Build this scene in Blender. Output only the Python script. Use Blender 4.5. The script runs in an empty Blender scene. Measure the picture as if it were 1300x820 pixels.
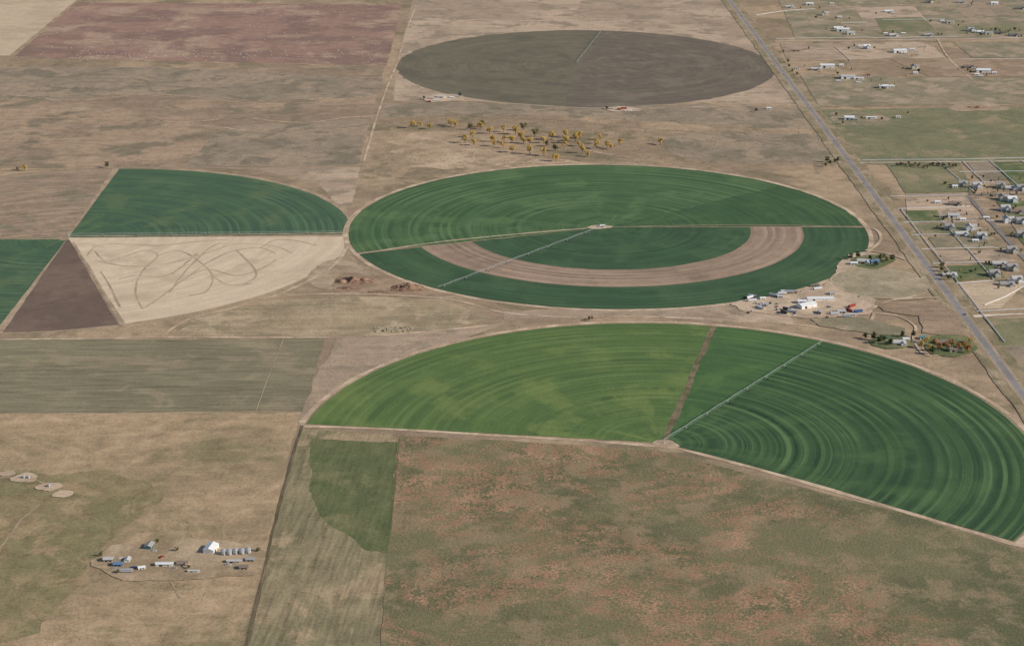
import bpy, math, random
import numpy as np
from mathutils import Vector, noise as mnoise
random.seed(7); np.random.seed(7)
scene = bpy.context.scene
R = math.radians

# ------------------------------------------------------------ survey helper
# flat prairie, world metres: +Y north, X across; converts survey sheet readings to ground metres
H = 767.0; F = 2280.0; T = 735.0/F; COS = 1/math.sqrt(1+T*T); A = F+735.0**2/F
def G(u, v):
    d = v+370.0
    return ((u-650.0)*H/(COS*d), H*(A/d-T))

# ------------------------------------------------------------ colours
ILL = (0.60, 0.62, 0.635)
def s2l(c):
    c /= 255.0
    return c/12.92 if c <= 0.04045 else ((c+0.055)/1.055)**2.4
def C(r, g, b):
    if g > r and g > b:
        r += 0.12*(g-r); b += 0.12*(g-b); g *= 0.975
    else:
        m = (r+g+b)/3; r += 0.12*(m-r); g += 0.12*(m-g); b += 0.12*(m-b)
    return tuple(min(0.85, s2l(v)/k) for v, k in zip((r, g, b), ILL)) + (1.0,)

# ------------------------------------------------------------ node builder
class NB:
    def __init__(s, name, rough=0.95, spec=0.1, metal=0.0):
        s.m = bpy.data.materials.new(name); s.m.use_nodes = True
        s.nt = s.m.node_tree; s.N = s.nt.nodes; s.L = s.nt.links
        s.b = s.N['Principled BSDF']
        s.b.inputs['Roughness'].default_value = rough
        s.b.inputs['Specular IOR Level'].default_value = spec
        s.b.inputs['Metallic'].default_value = metal
        tc = s.N.new('ShaderNodeTexCoord'); s.P = tc.outputs['Object']
    def lk(s, a, b):
        if isinstance(a, bpy.types.NodeSocket): s.L.new(a, b)
        else: b.default_value = a
    def math(s, op, a, b=None, c=None, clamp=False):
        n = s.N.new('ShaderNodeMath'); n.operation = op; n.use_clamp = clamp
        s.lk(a, n.inputs[0])
        if b is not None: s.lk(b, n.inputs[1])
        if c is not None: s.lk(c, n.inputs[2])
        return n.outputs[0]
    def xf(s, rot=0, sc=(1, 1, 1), loc=(0, 0, 0), vec=None):
        n = s.N.new('ShaderNodeMapping'); s.L.new(vec or s.P, n.inputs[0])
        n.inputs['Rotation'].default_value = (0, 0, rot); n.inputs['Scale'].default_value = sc
        n.inputs['Location'].default_value = loc
        return n.outputs[0]
    def noise(s, scale, detail=4, rough=0.6, vec=None, dist=0.0):
        n = s.N.new('ShaderNodeTexNoise'); n.noise_dimensions = '2D'; s.L.new(vec or s.P, n.inputs['Vector'])
        n.inputs['Scale'].default_value = scale; n.inputs['Detail'].default_value = detail
        n.inputs['Roughness'].default_value = rough; n.inputs['Distortion'].default_value = dist
        return n.outputs[0]
    def noise1(s, w, scale, detail=3, rough=0.6):
        n = s.N.new('ShaderNodeTexNoise'); n.noise_dimensions = '1D'; s.lk(w, n.inputs['W'])
        n.inputs['Scale'].default_value = scale; n.inputs['Detail'].default_value = detail
        n.inputs['Roughness'].default_value = rough
        return n.outputs[0]
    def rng(s, v, lo, hi, a=0.0, b=1.0):
        n = s.N.new('ShaderNodeMapRange'); n.interpolation_type = 'SMOOTHSTEP'
        s.lk(v, n.inputs[0]); n.inputs[1].default_value = lo; n.inputs[2].default_value = hi
        n.inputs[3].default_value = a; n.inputs[4].default_value = b
        return n.outputs[0]
    def mix(s, f, a, b, mode='MIX'):
        n = s.N.new('ShaderNodeMix'); n.data_type = 'RGBA'; n.blend_type = mode
        s.lk(f, n.inputs[0]); s.lk(a, n.inputs[6]); s.lk(b, n.inputs[7])
        return n.outputs[2]
    def scale(s, col, f):
        n = s.N.new('ShaderNodeVectorMath'); n.operation = 'SCALE'
        s.lk(col if not isinstance(col, tuple) else col[:3], n.inputs[0]); s.lk(f, n.inputs['Scale'])
        return n.outputs[0]
    def radius(s, cx, cy):
        n = s.N.new('ShaderNodeVectorMath'); n.operation = 'DISTANCE'
        m = s.xf(0, (1, 1, 0)); s.L.new(m, n.inputs[0]); n.inputs[1].default_value = (cx, cy, 0)
        return n.outputs['Value']
    def polar(s, cx, cy, r, ra, ta):
        x = s.N.new('ShaderNodeSeparateXYZ'); s.L.new(s.P, x.inputs[0])
        th = s.math('ARCTAN2', s.math('SUBTRACT', x.outputs[1], cy), s.math('SUBTRACT', x.outputs[0], cx))
        c = s.N.new('ShaderNodeCombineXYZ'); s.L.new(s.math('MULTIPLY', r, ra), c.inputs[0]); s.L.new(s.math('MULTIPLY', th, ta), c.inputs[1])
        return c.outputs[0]
    def out(s, col, bump=None, bd=0.3):
        s.lk(col, s.b.inputs['Base Color'])
        if bump is not None:
            n = s.N.new('ShaderNodeBump'); n.inputs['Strength'].default_value = 0.5
            n.inputs['Distance'].default_value = bd
            s.L.new(bump, n.inputs['Height']); s.L.new(n.outputs[0], s.b.inputs['Normal'])
        return s.m

def field(name, c1, c2, c3=None, big=0.006, th=(0.42, 0.58), big3=0.012, th3=(0.50, 0.62), fine=0.5, mid=0.35,
          streaks=(), rings=None, c_ring=None, tracks=0.0, bd=0.5, seed=0.0):
    """procedural crop / range / soil material: large tone patches, mottling, implement streaks, pivot rings"""
    n = NB(name)
    base = n.xf(0, (1, 1, 1), (seed*371.3, seed*-219.7, 0))
    if rings:
        r = n.radius(rings[0], rings[1])
        pol = n.polar(rings[0], rings[1], r, 0.045, 1.6); pol2 = n.polar(rings[0], rings[1], r, 0.012, 3.2)
        vb, v3 = n.xf(0, (1, 1, 1), (seed*3.1, seed*1.7, 0), vec=pol), n.xf(0, (1, 1, 1), (seed*5.3, 8, 0), vec=pol2)
        col = n.mix(n.rng(n.noise(1.0, 4, 0.6, vb), 0.36, 0.64), c1, c2)
        if c3: col = n.mix(n.rng(n.noise(1.0, 4, 0.6, v3), th3[0]-0.02, th3[1]+0.06), col, c3)
    else:
        col = n.mix(n.rng(n.noise(big, 4, 0.62, base, 0.2), *th), c1, c2)
        if c3: col = n.mix(n.rng(n.noise(big3, 5, 0.68, n.xf(0, (1, 1, 1), (seed*91+700, 300, 0)), 0.3), *th3), col, c3)
    v = 1.0
    def add(v, nz, amt): return n.math('MULTIPLY_ADD', n.math('SUBTRACT', nz, 0.5), amt, v)
    fn = n.noise(0.28, 3, 0.75, base)
    v = add(v, fn, fine*1.6)
    v = add(v, n.noise(0.045, 3, 0.65, base, 0.3), mid*1.6)
    for ang, per, amt in streaks:
        v = add(v, n.noise(1.0, 2, 0.6, n.xf(0, (1/(per*14), 1/per, 1), (seed*7, seed*3, 0), vec=n.xf(R(-ang)))), amt*1.8)
    if rings:
        amt = rings[2]
        msk = n.rng(n.noise(0.007, 2, 0.5, n.xf(0, (1, 1, 1), (seed*50+90, 40, 0))), 0.35, 0.65, 0.3, 1.0)
        n1 = n.noise1(r, 0.1, 4, 0.7); n2 = n.noise1(r, 0.022, 2)
        if c_ring:
            f = n.math('MULTIPLY', n.rng(n1, 0.44, 0.64), msk)
            col = n.mix(n.math('MULTIPLY', f, 0.75), col, c_ring)
        v = n.math('ADD', v, n.math('MULTIPLY', msk, n.math('MULTIPLY', n.math('SUBTRACT', n1, 0.5), amt*1.5)))
        v = add(v, n2, amt*0.9)
        sn = n.math('SINE', n.math('MULTIPLY', r, 2*math.pi/13.3))
        v = n.math('ADD', v, n.math('MULTIPLY', n.math('MULTIPLY', sn, msk), amt*0.22))
        if tracks:
            md = n.math('PINGPONG', r, 24.0)
            v = n.math('SUBTRACT', v, n.rng(md, 0.6, 2.0, tracks, 0.0))
    v = n.math('MAXIMUM', v, 0.25)
    return n.out(n.scale(col, v), fn, bd)

def flat(name, col, rough=0.7, spec=0.3, metal=0.0, var=0.25, sc=0.8):
    n = NB(name, rough, spec, metal)
    f = n.math('MULTIPLY_ADD', n.math('SUBTRACT', n.noise(sc, 2, 0.6), 0.5), var*2, 1.0)
    return n.out(n.scale(col, f))

# ------------------------------------------------------------ ground sheets
ZL = [0.0]
def nextz():
    ZL[0] += 0.005
    return ZL[0]
def link(o, parent=None):
    scene.collection.objects.link(o)
    if parent: o.parent = parent
    return o
def dens(pts, step=10.0, jit=1.2, closed=True):
    out = []
    n = len(pts)
    for i in range(n if closed else n-1):
        a = Vector(pts[i]).to_2d(); b = Vector(pts[(i+1) % n]).to_2d()
        k = max(1, min(400, int((b-a).length/step)))
        for j in range(k): out.append(a.lerp(b, j/k))
    if not closed: out.append(Vector(pts[-1]).to_2d())
    if jit:
        out = [p+Vector((mnoise.noise((p.x*0.03, p.y*0.03, 1.7)), mnoise.noise((p.x*0.03, p.y*0.03, 9.2))))*jit
               + Vector((mnoise.noise((p.x*0.1, p.y*0.1, 4)), mnoise.noise((p.x*0.1, p.y*0.1, 7))))*min(4, jit*0.4)
               + Vector((random.uniform(-1, 1), random.uniform(-1, 1)))*min(1.0, jit*0.2) for p in out]
    return out
def chaikin(pts, k=2):
    P = [Vector(p).to_2d() for p in pts]
    for _ in range(k):
        Q = []
        for i in range(len(P)):
            a = P[i]; b = P[(i+1) % len(P)]
            Q += [a.lerp(b, .2), a.lerp(b, .8)]
        P = Q
    return [tuple(p) for p in P]
def sheet(name, pts, mat, jit=1.5, step=10.0, soft=False):
    from mathutils.geometry import tessellate_polygon
    if soft: pts = chaikin(pts)
    z = nextz(); p = dens(pts, step, jit)
    v = [Vector((q.x, q.y, z)) for q in p]
    tris = tessellate_polygon([v])
    fs = []
    for t in tris:
        a, b, c = (v[i] for i in t)
        cr = (b-a).to_2d().cross((c-a).to_2d())
        fs.append(tuple(t) if cr > 0 else tuple(reversed(t)))
    me = bpy.data.meshes.new(name); me.from_pydata([tuple(q) for q in v], [], fs); me.materials.append(mat)
    return link(bpy.data.objects.new(name, me))
def psheet(name, px, mat, **k): return sheet(name, [G(*p) for p in px], mat, **k)
def blob(name, px, mat, jit=9, step=5): return psheet(name, px, mat, jit=jit, step=step, soft=True)
def arc(cx, cy, r, a0, a1, ry=None):
    ry = ry or r; n = max(6, int(abs(a1-a0)/1.5))
    return [(cx+r*math.cos(R(a0+(a1-a0)*i/n)), cy+ry*math.sin(R(a0+(a1-a0)*i/n))) for i in range(n+1)]
def sector(name, cx, cy, r0, r1, a0, a1, mat, jit=0.8):
    pts = arc(cx, cy, r1, a0, a1)
    pts += arc(cx, cy, r0, a1, a0) if r0 > 0 else [(cx, cy)]
    return sheet(name, pts, mat, jit=jit)
def smooth(pts, k=8):
    P = [Vector(p).to_2d() for p in pts]
    if len(P) < 3: return P
    o = []
    for i in range(len(P)-1):
        p0 = P[max(i-1, 0)]; p1 = P[i]; p2 = P[i+1]; p3 = P[min(i+2, len(P)-1)]
        for j in range(k):
            t = j/k
            o.append(0.5*((2*p1)+(p2-p0)*t+(2*p0-5*p1+4*p2-p3)*t*t+(3*p1-p0-3*p2+p3)*t**3))
    o.append(P[-1]); return o
def ribbon_geo(pts, w, z, V, Fc, jit=0.4, step=8, sm=True):
    q = smooth(pts) if sm else [Vector(p).to_2d() for p in pts]
    q = dens([tuple(a) for a in q], step, jit, closed=False)
    b = len(V)
    for i, p in enumerate(q):
        d = (q[min(i+1, len(q)-1)]-q[max(i-1, 0)])
        if d.length < 1e-6: d = Vector((1, 0))
        d.normalize(); nn = Vector((-d.y, d.x))
        ww = w*0.5*(1+(0.6*mnoise.noise((p.x*0.02, p.y*0.02, 3)) if jit else 0))
        V += [(p.x+nn.x*ww, p.y+nn.y*ww, z), (p.x-nn.x*ww, p.y-nn.y*ww, z)]
    for i in range(len(q)-1):
        k = b+2*i; Fc.append((k+1, k+3, k+2, k))
def ribbon(name, lines, w, mat, jit=0.4, px=True, sm=True):
    V = []; Fc = []
    for l in lines:
        z = nextz()
        ribbon_geo([G(*p) for p in l] if px else l, w, z, V, Fc, jit, sm=sm)
    me = bpy.data.meshes.new(name); me.from_pydata(V, [], Fc); me.materials.append(mat)
    return link(bpy.data.objects.new(name, me))

# ---------------- base prairie
m_range = field('dry_prairie', C(150,128,101), C(132,113,90), C(116,104,80), big=0.0035, big3=0.007, th3=(0.50,0.66), mid=0.45, seed=1)
S = 60000
me = bpy.data.meshes.new('ground'); me.from_pydata([(-S,-S,0),(S,-S,0),(S,S,0),(-S,S,0)], [], [(0,1,2,3)]); me.materials.append(m_range)
link(bpy.data.objects.new('ground', me))

m_tan   = field('tan_stubble', C(172,152,125), C(160,140,114), big=0.004, streaks=[(0,5,0.25)], mid=0.2, seed=2)
m_tan2  = field('tan_fallow', C(162,141,117), C(146,126,104), C(132,116,96), big=0.003, streaks=[(0,12,0.2)], mid=0.3, seed=3)
m_mar   = field('reddish_stubble', C(136,107,92), C(120,96,84), C(150,125,104), big=0.005, big3=0.006, th3=(0.48,0.68), streaks=[(0,8,0.25),(90,20,0.1)], mid=0.3, seed=4)
m_range2= field('range_brown', C(146,124,100), C(130,111,90), C(116,104,83), big=0.004, big3=0.009, th3=(0.5,0.66), mid=0.45, streaks=[(8,30,0.2)], seed=5)
m_rlight= field('range_light', C(168,145,118), C(153,131,105), C(136,117,93), big=0.007, mid=0.35, seed=6)
m_rgrey = field('range_grey', C(128,114,95), C(140,122,100), C(114,104,85), big=0.008, mid=0.4, seed=7)
m_past  = field('green_pasture', C(102,105,74), C(113,110,80), C(132,118,90), big=0.006, mid=0.3, th3=(0.52,0.68), seed=8)
m_soil  = field('bare_soil', C(172,151,126), C(157,137,113), big=0.02, mid=0.35, fine=0.4, seed=9)
m_track = field('dirt_track', C(174,152,126), C(154,133,108), big=0.03, mid=0.5, fine=0.4, seed=10, bd=0.1)
m_trackd= field('worn_track', C(152,132,107), C(138,119,96), big=0.03, mid=0.4, fine=0.35, seed=11, bd=0.1)
m_gravel= field('gravel', C(190,176,156), C(174,158,138), big=0.03, mid=0.2, fine=0.3, seed=12, bd=0.1)

# ---------------- far north-west
psheet('field', [(-160,-30),(140,-30),(93,4),(12,71),(-160,66)], m_tan)
psheet('field', [(97,4),(511,6),(491,84),(17,73)], m_mar, jit=3)
psheet('field', [(533,-40),(890,-40),(925,2),(1015,122),(1028,131),(500,128),(503,80),(517,30)], m_tan2)
psheet('field', [(-300,88),(488,86),(455,211),(-300,216)], m_range2)
psheet('field', [(270,172),(300,160),(468,150),(455,210),(235,212)], m_rgrey, jit=8)
psheet('field', [(-200,85),(200,86),(486,100),(478,122),(330,128),(150,120),(60,128),(-200,122)], m_rgrey, jit=22, step=14)
blob('field', [(505,172),(560,163),(640,200),(760,204),(700,208),(620,215),(520,214),(490,196)], m_rlight, jit=30, step=12)
psheet('field', [(485,130),(1035,135),(1052,165),(900,160),(760,150),(600,145),(480,150)], m_rgrey, jit=25, step=14)
blob('field', [(820,170),(1052,168),(1066,200),(1040,206),(900,206),(850,196)], m_rgrey, jit=25, step=14)

m_dk1 = field('harvested_olive', C(96,91,73), C(103,96,79), C(90,85,70), rings=(165,4020,0.16), mid=0.2, fine=0.25, seed=13)
m_dk2 = field('harvested_brown', C(100,91,77), C(93,85,72), C(109,98,83), rings=(165,4020,0.16), mid=0.2, fine=0.25, seed=14)
sheet('crop_circle', arc(165,4020,425,0,358,455), m_dk2, jit=5)
am = math.degrees(math.atan2(G(766,38)[1]-4050, G(766,38)[0]-150))
sheet('crop_circle', arc(165,4022,422,am,262,452)+[(150,4050)], m_dk1, jit=4)

# ---------------- west circle
LX, LY = -676.0, 2626.0
m_lg = field('alfalfa_west', C(56,82,60), C(64,91,61), C(76,97,64), rings=(LX,LY,0.26), c_ring=C(74,100,70), mid=0.14, fine=0.22, tracks=0.1, seed=15)
m_beige = field('planted_beige', C(187,167,140), C(178,158,131), C(168,149,122), th3=(0.52,0.7), mid=0.14, fine=0.2, rings=(LX,LY,0.07), seed=16)
m_darksoil = field('tilled_soil', C(97,81,70), C(106,89,76), big=0.01, streaks=[(20,3,0.3)], mid=0.2, fine=0.3, seed=17)
m_tann = field('fallow_west', C(142,121,98), C(130,112,91), C(118,107,85), streaks=[(20,9,0.4)], rings=(LX,LY,0.2), seed=18)
sheet('track_ring', arc(LX,LY,440,-92,95)+[(LX,LY)], m_trackd, jit=2)
sector('fallow_field', LX, LY, 0, 431, 93, 179, m_tann)
sector('crop_circle', LX, LY, 0, 430, 2.6, 91.5, m_lg)
sector('seeded_field', LX, LY, 0, 434, -67, 1.0, m_beige)
sector('tilled_field', LX, LY, 12, 436, -87.6, -68.3, m_darksoil)
sector('crop_circle', LX, LY, 14, 436, 182, 271.0, m_lg)
psheet('field', [(236,213),(330,216),(400,232),(432,262),(446,262),(457,212)], m_tan2, jit=4)
m_mark = field('tyre_marks', C(148,128,104), C(160,139,114), big=0.02, mid=0.5, fine=0.4, seed=19)
marks = [[(120,318),(135,332),(160,325),(185,318),(200,325),(180,345),(172,370),(180,392)],
 [(180,392),(200,380),(240,350),(270,330),(300,318),(330,315),(350,322)],
 [(200,325),(225,318),(250,330),(270,350),(262,370),(240,375)],
 [(120,330),(160,338),(210,335),(260,322),(300,310),(345,312),(372,322)],
 [(240,350),(265,342),(300,350),(330,342),(350,330)],
 [(215,372),(235,345),(262,318),(280,308)],
 [(150,355),(172,350),(200,352),(222,345),(250,322)],
 [(300,318),(318,335),(325,350),(308,362)],[(110,325),(125,312),(160,310),(200,312),(240,308),(290,304)],
 [(330,315),(350,305),(378,306),(402,312)],[(128,345),(140,365),(152,390)],[(270,350),(290,362),(320,360)]]
ribbon('tyre_tracks', marks, 3.0, m_mark, jit=1.0)

# ---------------- ground between circles
psheet('field', [(218,426),(250,404),(345,380),(440,376),(560,380),(625,404),(560,422),(430,427)], field('dry_grass_mid', C(146,128,100), C(130,116,90), C(156,137,109), big=0.01, streaks=[(3,10,0.3)], seed=20), jit=4)
blob('pad', [(395,340),(440,322),(470,345),(545,372),(590,380),(440,372),(385,362)], m_trackd, jit=9)
blob('pad', [(414,364),(430,347),(480,348),(565,366),(580,376),(500,375),(425,372)], field('compost_soil', C(128,107,86), C(142,120,96), big=0.03, seed=21), jit=8)
psheet('field', [(700,392),(900,386),(1000,398),(1010,412),(900,408),(800,402),(640,406),(640,396)], m_tan2, jit=4)

# ---------------- central pivot circle
CX, CY, CR = 147.0, 2684.0, 400.0
ribbon('perimeter_track', [arc(CX,CY,CR+4,0,360)], 7.5, m_track, px=False, sm=False)
m_cg = field('alfalfa_upper', C(55,83,51), C(64,92,55), C(74,101,60), rings=(CX,CY,0.32), c_ring=C(80,106,65), mid=0.14, fine=0.2, tracks=0.12, seed=22)
m_cw = field('alfalfa_wedge', C(51,78,50), C(57,84,51), C(64,90,54), rings=(CX,CY,0.24), c_ring=C(65,90,55), mid=0.14, fine=0.2, tracks=0.08, seed=23)
m_cd = field('alfalfa_lower', C(50,76,50), C(56,83,54), C(62,87,56), rings=(CX,CY,0.24), mid=0.14, fine=0.2, tracks=0.08, seed=24)
m_cr = field('soil_ring', C(140,118,98), C(128,108,90), C(118,102,83), rings=(CX,CY,0.36), c_ring=C(150,128,107), mid=0.25, fine=0.3, seed=25)
sector('crop_circle', CX, CY, 0, CR, 39.4, 200.0, m_cg)
sector('crop_circle', CX, CY, 0, CR, 1.0, 39.6, m_cw, jit=4)
sector('crop_circle', CX, CY, 0, 223, 201.0, 360, m_cd)
sector('soil_ring', CX, CY, 222, 304, 201.0, 360, m_cr, jit=1.0)
sector('crop_circle', CX, CY, 303, CR, 201.0, 360, m_cd)
ribbon('field_track', [[(452,323),(560,307),(660,297),(745,290)]], 4.0, m_track)
ribbon('field_track', [[(745,289),(900,286),(1000,286),(1096,289)]], 2.2, m_trackd)
blob('pad', [(744,290),(752,286),(766,286),(780,287),(774,290),(756,291)], m_soil, jit=4, step=4)

# ---------------- southern pivot circle
SX, SY, SR = 167.0, 1824.0, 402.0
psheet('field', [(430,430),(640,412),(560,440),(480,470),(420,500),(384,536),(376,536),(405,470)], m_tan2, jit=5)
ribbon('perimeter_track', [arc(SX,SY,SR+6,-38,173)], 6.5, m_track, px=False, sm=False)
m_sg = field('alfalfa_light', C(67,93,49), C(76,101,51), C(92,112,56), rings=(SX,SY,0.22), c_ring=C(88,110,57), mid=0.16, fine=0.24, tracks=0.1, seed=26)
m_sm = field('alfalfa_mid', C(53,84,47), C(61,92,49), C(70,100,52), rings=(SX,SY,0.22), c_ring=C(68,98,55), mid=0.14, fine=0.22, tracks=0.08, seed=27)
m_sd = field('alfalfa_dark', C(45,71,45), C(51,78,47), C(60,87,50), rings=(SX,SY,0.46), c_ring=C(74,101,58), mid=0.14, fine=0.22, tracks=0.18, seed=28)
sector('crop_circle', SX, SY, 0, SR, 76.8, 172.1, m_sg)
sector('crop_circle', SX, SY, 0, SR, 54.9, 75.6, m_sm)
sector('crop_circle', SX, SY, 0, SR, -37.5, 55.0, m_sd)
a0 = Vector((SX,SY)); d = Vector((math.cos(R(76.2)), math.sin(R(76.2))))
ribbon('field_track', [[tuple(a0+d*10), tuple(a0+d*200), tuple(a0+d*400)]], 7.5, field('fence_strip', C(108,96,74), C(90,84,60), big=0.03, mid=0.7, seed=29), px=False, jit=1.5)

# ---------------- south-west fields
m_n1 = field('grey_green_stubble', C(116,109,84), C(109,103,79), C(126,115,90), big=0.004, streaks=[(2,7,0.4),(-14,14,0.2)], mid=0.18, fine=0.3, seed=30)
m_n2 = field('dry_pasture', C(152,129,99), C(138,118,90), C(120,109,79), big=0.006, big3=0.008, th3=(0.5,0.70), mid=0.5, streaks=[(5,14,0.2)], seed=31)
m_n2g= field('pasture_green', C(114,106,74), C(124,111,80), C(140,120,89), big=0.01, big3=0.016, mid=0.5, seed=32)
m_n3 = field('mown_strip', C(126,114,86), C(114,106,78), C(142,124,95), big=0.01, streaks=[(86,5,0.6)], mid=0.3, seed=33)
m_n3g= field('green_strip', C(82,92,56), C(91,97,61), C(106,104,71), big=0.012, th3=(0.52,0.68), streaks=[(86,4,0.3)], mid=0.3, seed=34)
psheet('field', [(-260,430),(200,431),(412,430),(398,480),(384,523),(-260,526)], m_n1, jit=3)
psheet('field', [(-420,528),(382,523),(360,600),(333,728),(305,860),(-420,860)], m_n2)
psheet('field', [(-60,592),(60,600),(150,600),(205,625),(170,660),(140,690),(110,735),(60,800),(-60,830)], m_n2g, jit=16, step=8)
psheet('field', [(384,545),(505,552),(498,650),(488,735),(478,860),(308,860),(336,728),(362,610)], m_n3)
psheet('field', [(392,556),(504,562),(500,640),(494,702),(465,697),(440,680),(412,660),(398,640),(394,600)], m_n3g, jit=4, step=5)

# weeds field
n = NB('weedy_field')
g = n.mix(n.rng(n.noise(0.008, 4, 0.6), 0.42, 0.58), C(88,90,60), C(104,100,70))
xyz = n.N.new('ShaderNodeSeparateXYZ'); n.L.new(n.P, xyz.inputs[0])
g = n.mix(n.rng(n.noise(0.02, 4, 0.7), 0.45, 0.66), g, C(124,110,82))
big = n.noise(0.0065, 5, 0.7, n.xf(0,(1,1.3,1),(140,85,0)), 0.5)
bias = n.rng(xyz.outputs[0], 150.0, 420.0, 0.02, -0.12)
msk = n.rng(n.math('ADD', big, bias), 0.42, 0.60)
clump = n.noise(0.3, 4, 0.8)
c2 = n.noise(0.06, 4, 0.7)
th = n.math('MULTIPLY', msk, n.rng(n.math('ADD', clump, n.math('MULTIPLY', n.math('SUBTRACT', c2, 0.5), 0.8)), 0.44, 0.60))
red = n.mix(n.rng(n.noise(0.03, 3), 0.4, 0.6), C(156,120,93), C(138,105,80))
col = n.mix(th, g, red)
v = n.math('MULTIPLY_ADD', n.math('SUBTRACT', n.noise(0.4, 3, 0.8), 0.5), 1.3, 1.0)
m_weed = n.out(n.scale(col, v), clump, 1.2)
psheet('weedy_field', [(507,553),(650,560),(838,573),(1000,614),(1150,652),(1300,700),(1500,760),(1500,870),(480,870),(488,735),(499,650)], m_weed, jit=2)
ribbon('dirt_road', [[(384,541),(500,545),(650,554),(780,562),(842,567)]], 6, m_track)
ribbon('dirt_road', [[(842,567),(880,574),(1000,606),(1150,650),(1285,690),(1340,702)]], 6, m_track)
blob('pad', [(824,564),(836,558),(854,558),(866,567),(848,571)], m_track, jit=4, step=4)
ribbon('fence_line_track', [[(384,540),(372,575),(355,640),(333,730),(310,830)]], 2.6, field('weedy_edge', C(98,87,65), C(86,80,58), big=0.04, seed=35))
ribbon('fence_line_track', [[(0,525),(200,524),(382,521)]], 2.2, m_trackd)

# ---------------- west/centre dirt roads
ribbon('dirt_road', [[(-160,433),(0,431),(120,430),(215,428),(430,428),(540,421),(640,411)]], 4.5, m_track)
ribbon('dirt_road', [[(205,427),(225,413),(250,402),(300,390),(345,377),(440,373),(540,377),(590,384),(640,397),(720,403)]], 4.5, m_track)
ribbon('dirt_road', [[(345,377),(385,360),(420,340),(438,318),(440,298),(446,280),(470,255)]], 5, m_track)
ribbon('dirt_road', [[(720,403),(800,402),(900,405),(1000,411),(1040,416)]], 5, m_track)
ribbon('dirt_road', [[(-260,304),(0,304),(85,303)]], 4, m_trackd)
ribbon('dirt_road', [[(88,300),(200,299),(440,296)]], 3.5, m_track)
ribbon('dirt_road', [[(92,308),(120,352),(155,414)]], 4.5, m_trackd)
ribbon('dirt_road', [[(-260,219),(0,217),(150,214),(300,214),(450,211),(520,211)]], 4, m_trackd)
ribbon('dirt_road', [[(528,8),(516,40),(504,80),(494,104),(478,150),(462,205)]], 4.0, m_track)
ribbon('dirt_road', [[(-100,84),(15,73),(120,77),(300,82),(490,85)]], 3.6, m_trackd)
ribbon('dirt_road', [[(95,4),(55,38),(15,73)]], 3.2, m_trackd)
ribbon('dirt_road', [[(504,122),(560,124),(640,131),(760,138),(900,136),(1040,133)]], 4.5, m_track)
ribbon('dirt_road', [[(262,205),(300,190),(360,170),(420,160),(478,152)]], 2.2, m_trackd)
ribbon('creek_bed', [[(-100,160),(30,150),(120,152),(190,150),(230,156),(300,150),(380,156),(440,150),(478,148)],[(-100,172),(60,166),(160,172),(240,160),(330,168)],[(0,118),(90,128),(200,120),(330,132),(470,126)]], 6, m_rlight, jit=8)
ribbon('creek_bed', [[(480,190),(540,178),(600,170),(680,172),(740,190),(800,200)]], 5, m_rlight, jit=8)
ribbon('livestock_trail', [[(505,200),(560,188),(640,190),(760,196),(840,192),(950,178),(1050,172)],[(560,140),(620,150),(700,152),(800,162),(900,170),(1000,186)],[(0,190),(90,182),(170,186),(260,178)],[(40,110),(140,104),(260,112),(380,108),(480,118)]], 1.6, m_trackd, jit=2)
ribbon('field_track', [[(50,640),(25,662),(5,690),(-20,720)],[(190,690),(205,720),(230,760)],[(0,606),(40,608),(70,620),(90,628)]], 2.2, m_trackd, jit=1.5)
ribbon('field_track', [[(0,470),(200,462),(400,452)],[(360,430),(340,480),(325,522)]], 1.2, m_trackd)

# ---------------- highway corridor (X = 600)
m_verge = field('verge', C(132,116,90), C(116,106,79), C(144,128,103), big=0.02, streaks=[(90,3,0.3)], seed=36)
m_asph = field('asphalt', C(124,119,115), C(114,110,106), big=0.02, mid=0.12, fine=0.15, streaks=[(90,1.2,0.25)], seed=37, bd=0.02)
m_side = field('side_asphalt', C(118,112,106), C(108,103,97), big=0.02, mid=0.12, fine=0.15, seed=38, bd=0.02)
def wrect(name, x0, x1, y0, y1, mat, jit=1.0):
    return sheet(name, [(x0,y0),(x1,y0),(x1,y1),(x0,y1)], mat, jit=jit, step=14)
m_pgg = field('parcel_greygreen', C(116,109,85), C(132,119,95), C(146,129,105), big=0.01, mid=0.4, seed=39)
m_pbr = field('parcel_brown', C(130,110,88), C(144,122,99), big=0.01, streaks=[(0,6,0.3)], seed=40)
m_plawn = field('lawn', C(76,92,54), C(88,98,62), C(110,108,74), big=0.02, seed=41)
psheet('parcel', [(975,-30),(1500,-30),(1500,48),(1010,50)], m_pgg)
psheet('parcel', [(990,56),(1180,54),(1200,74),(1000,78)], m_tan2)
psheet('parcel', [(1130,76),(1300,74),(1420,76),(1420,98),(1180,98)], m_pbr)
psheet('parcel', [(1210,54),(1500,50),(1500,73),(1235,74)], m_pgg)
psheet('parcel', [(1015,95),(1180,99),(1500,99),(1500,132),(1040,135)], m_pgg)
psheet('parcel', [(1085,10),(1160,8),(1180,30),(1100,34)], m_tan2)
psheet('parcel', [(1200,-10),(1260,-10),(1290,22),(1225,24)], m_rgrey)
psheet('parcel', [(1110,24),(1170,22),(1190,40),(1120,42)], m_past)
psheet('parcel', [(1210,34),(1290,32),(1300,40),(1216,44)], m_past)
psheet('parcel', [(1040,140),(1500,132),(1600,204),(1084,206)], m_past)
blob('parcel', [(1205,136),(1222,131),(1240,134),(1256,130),(1276,136),(1282,139),(1245,141),(1212,142)], m_trackd, jit=14)
blob('parcel', [(1048,144),(1080,142),(1120,145),(1130,154),(1090,158),(1062,160)], m_pgg, jit=14)
psheet('parcel', [(1125,208),(1218,207),(1236,244),(1150,246)], m_past)
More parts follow.
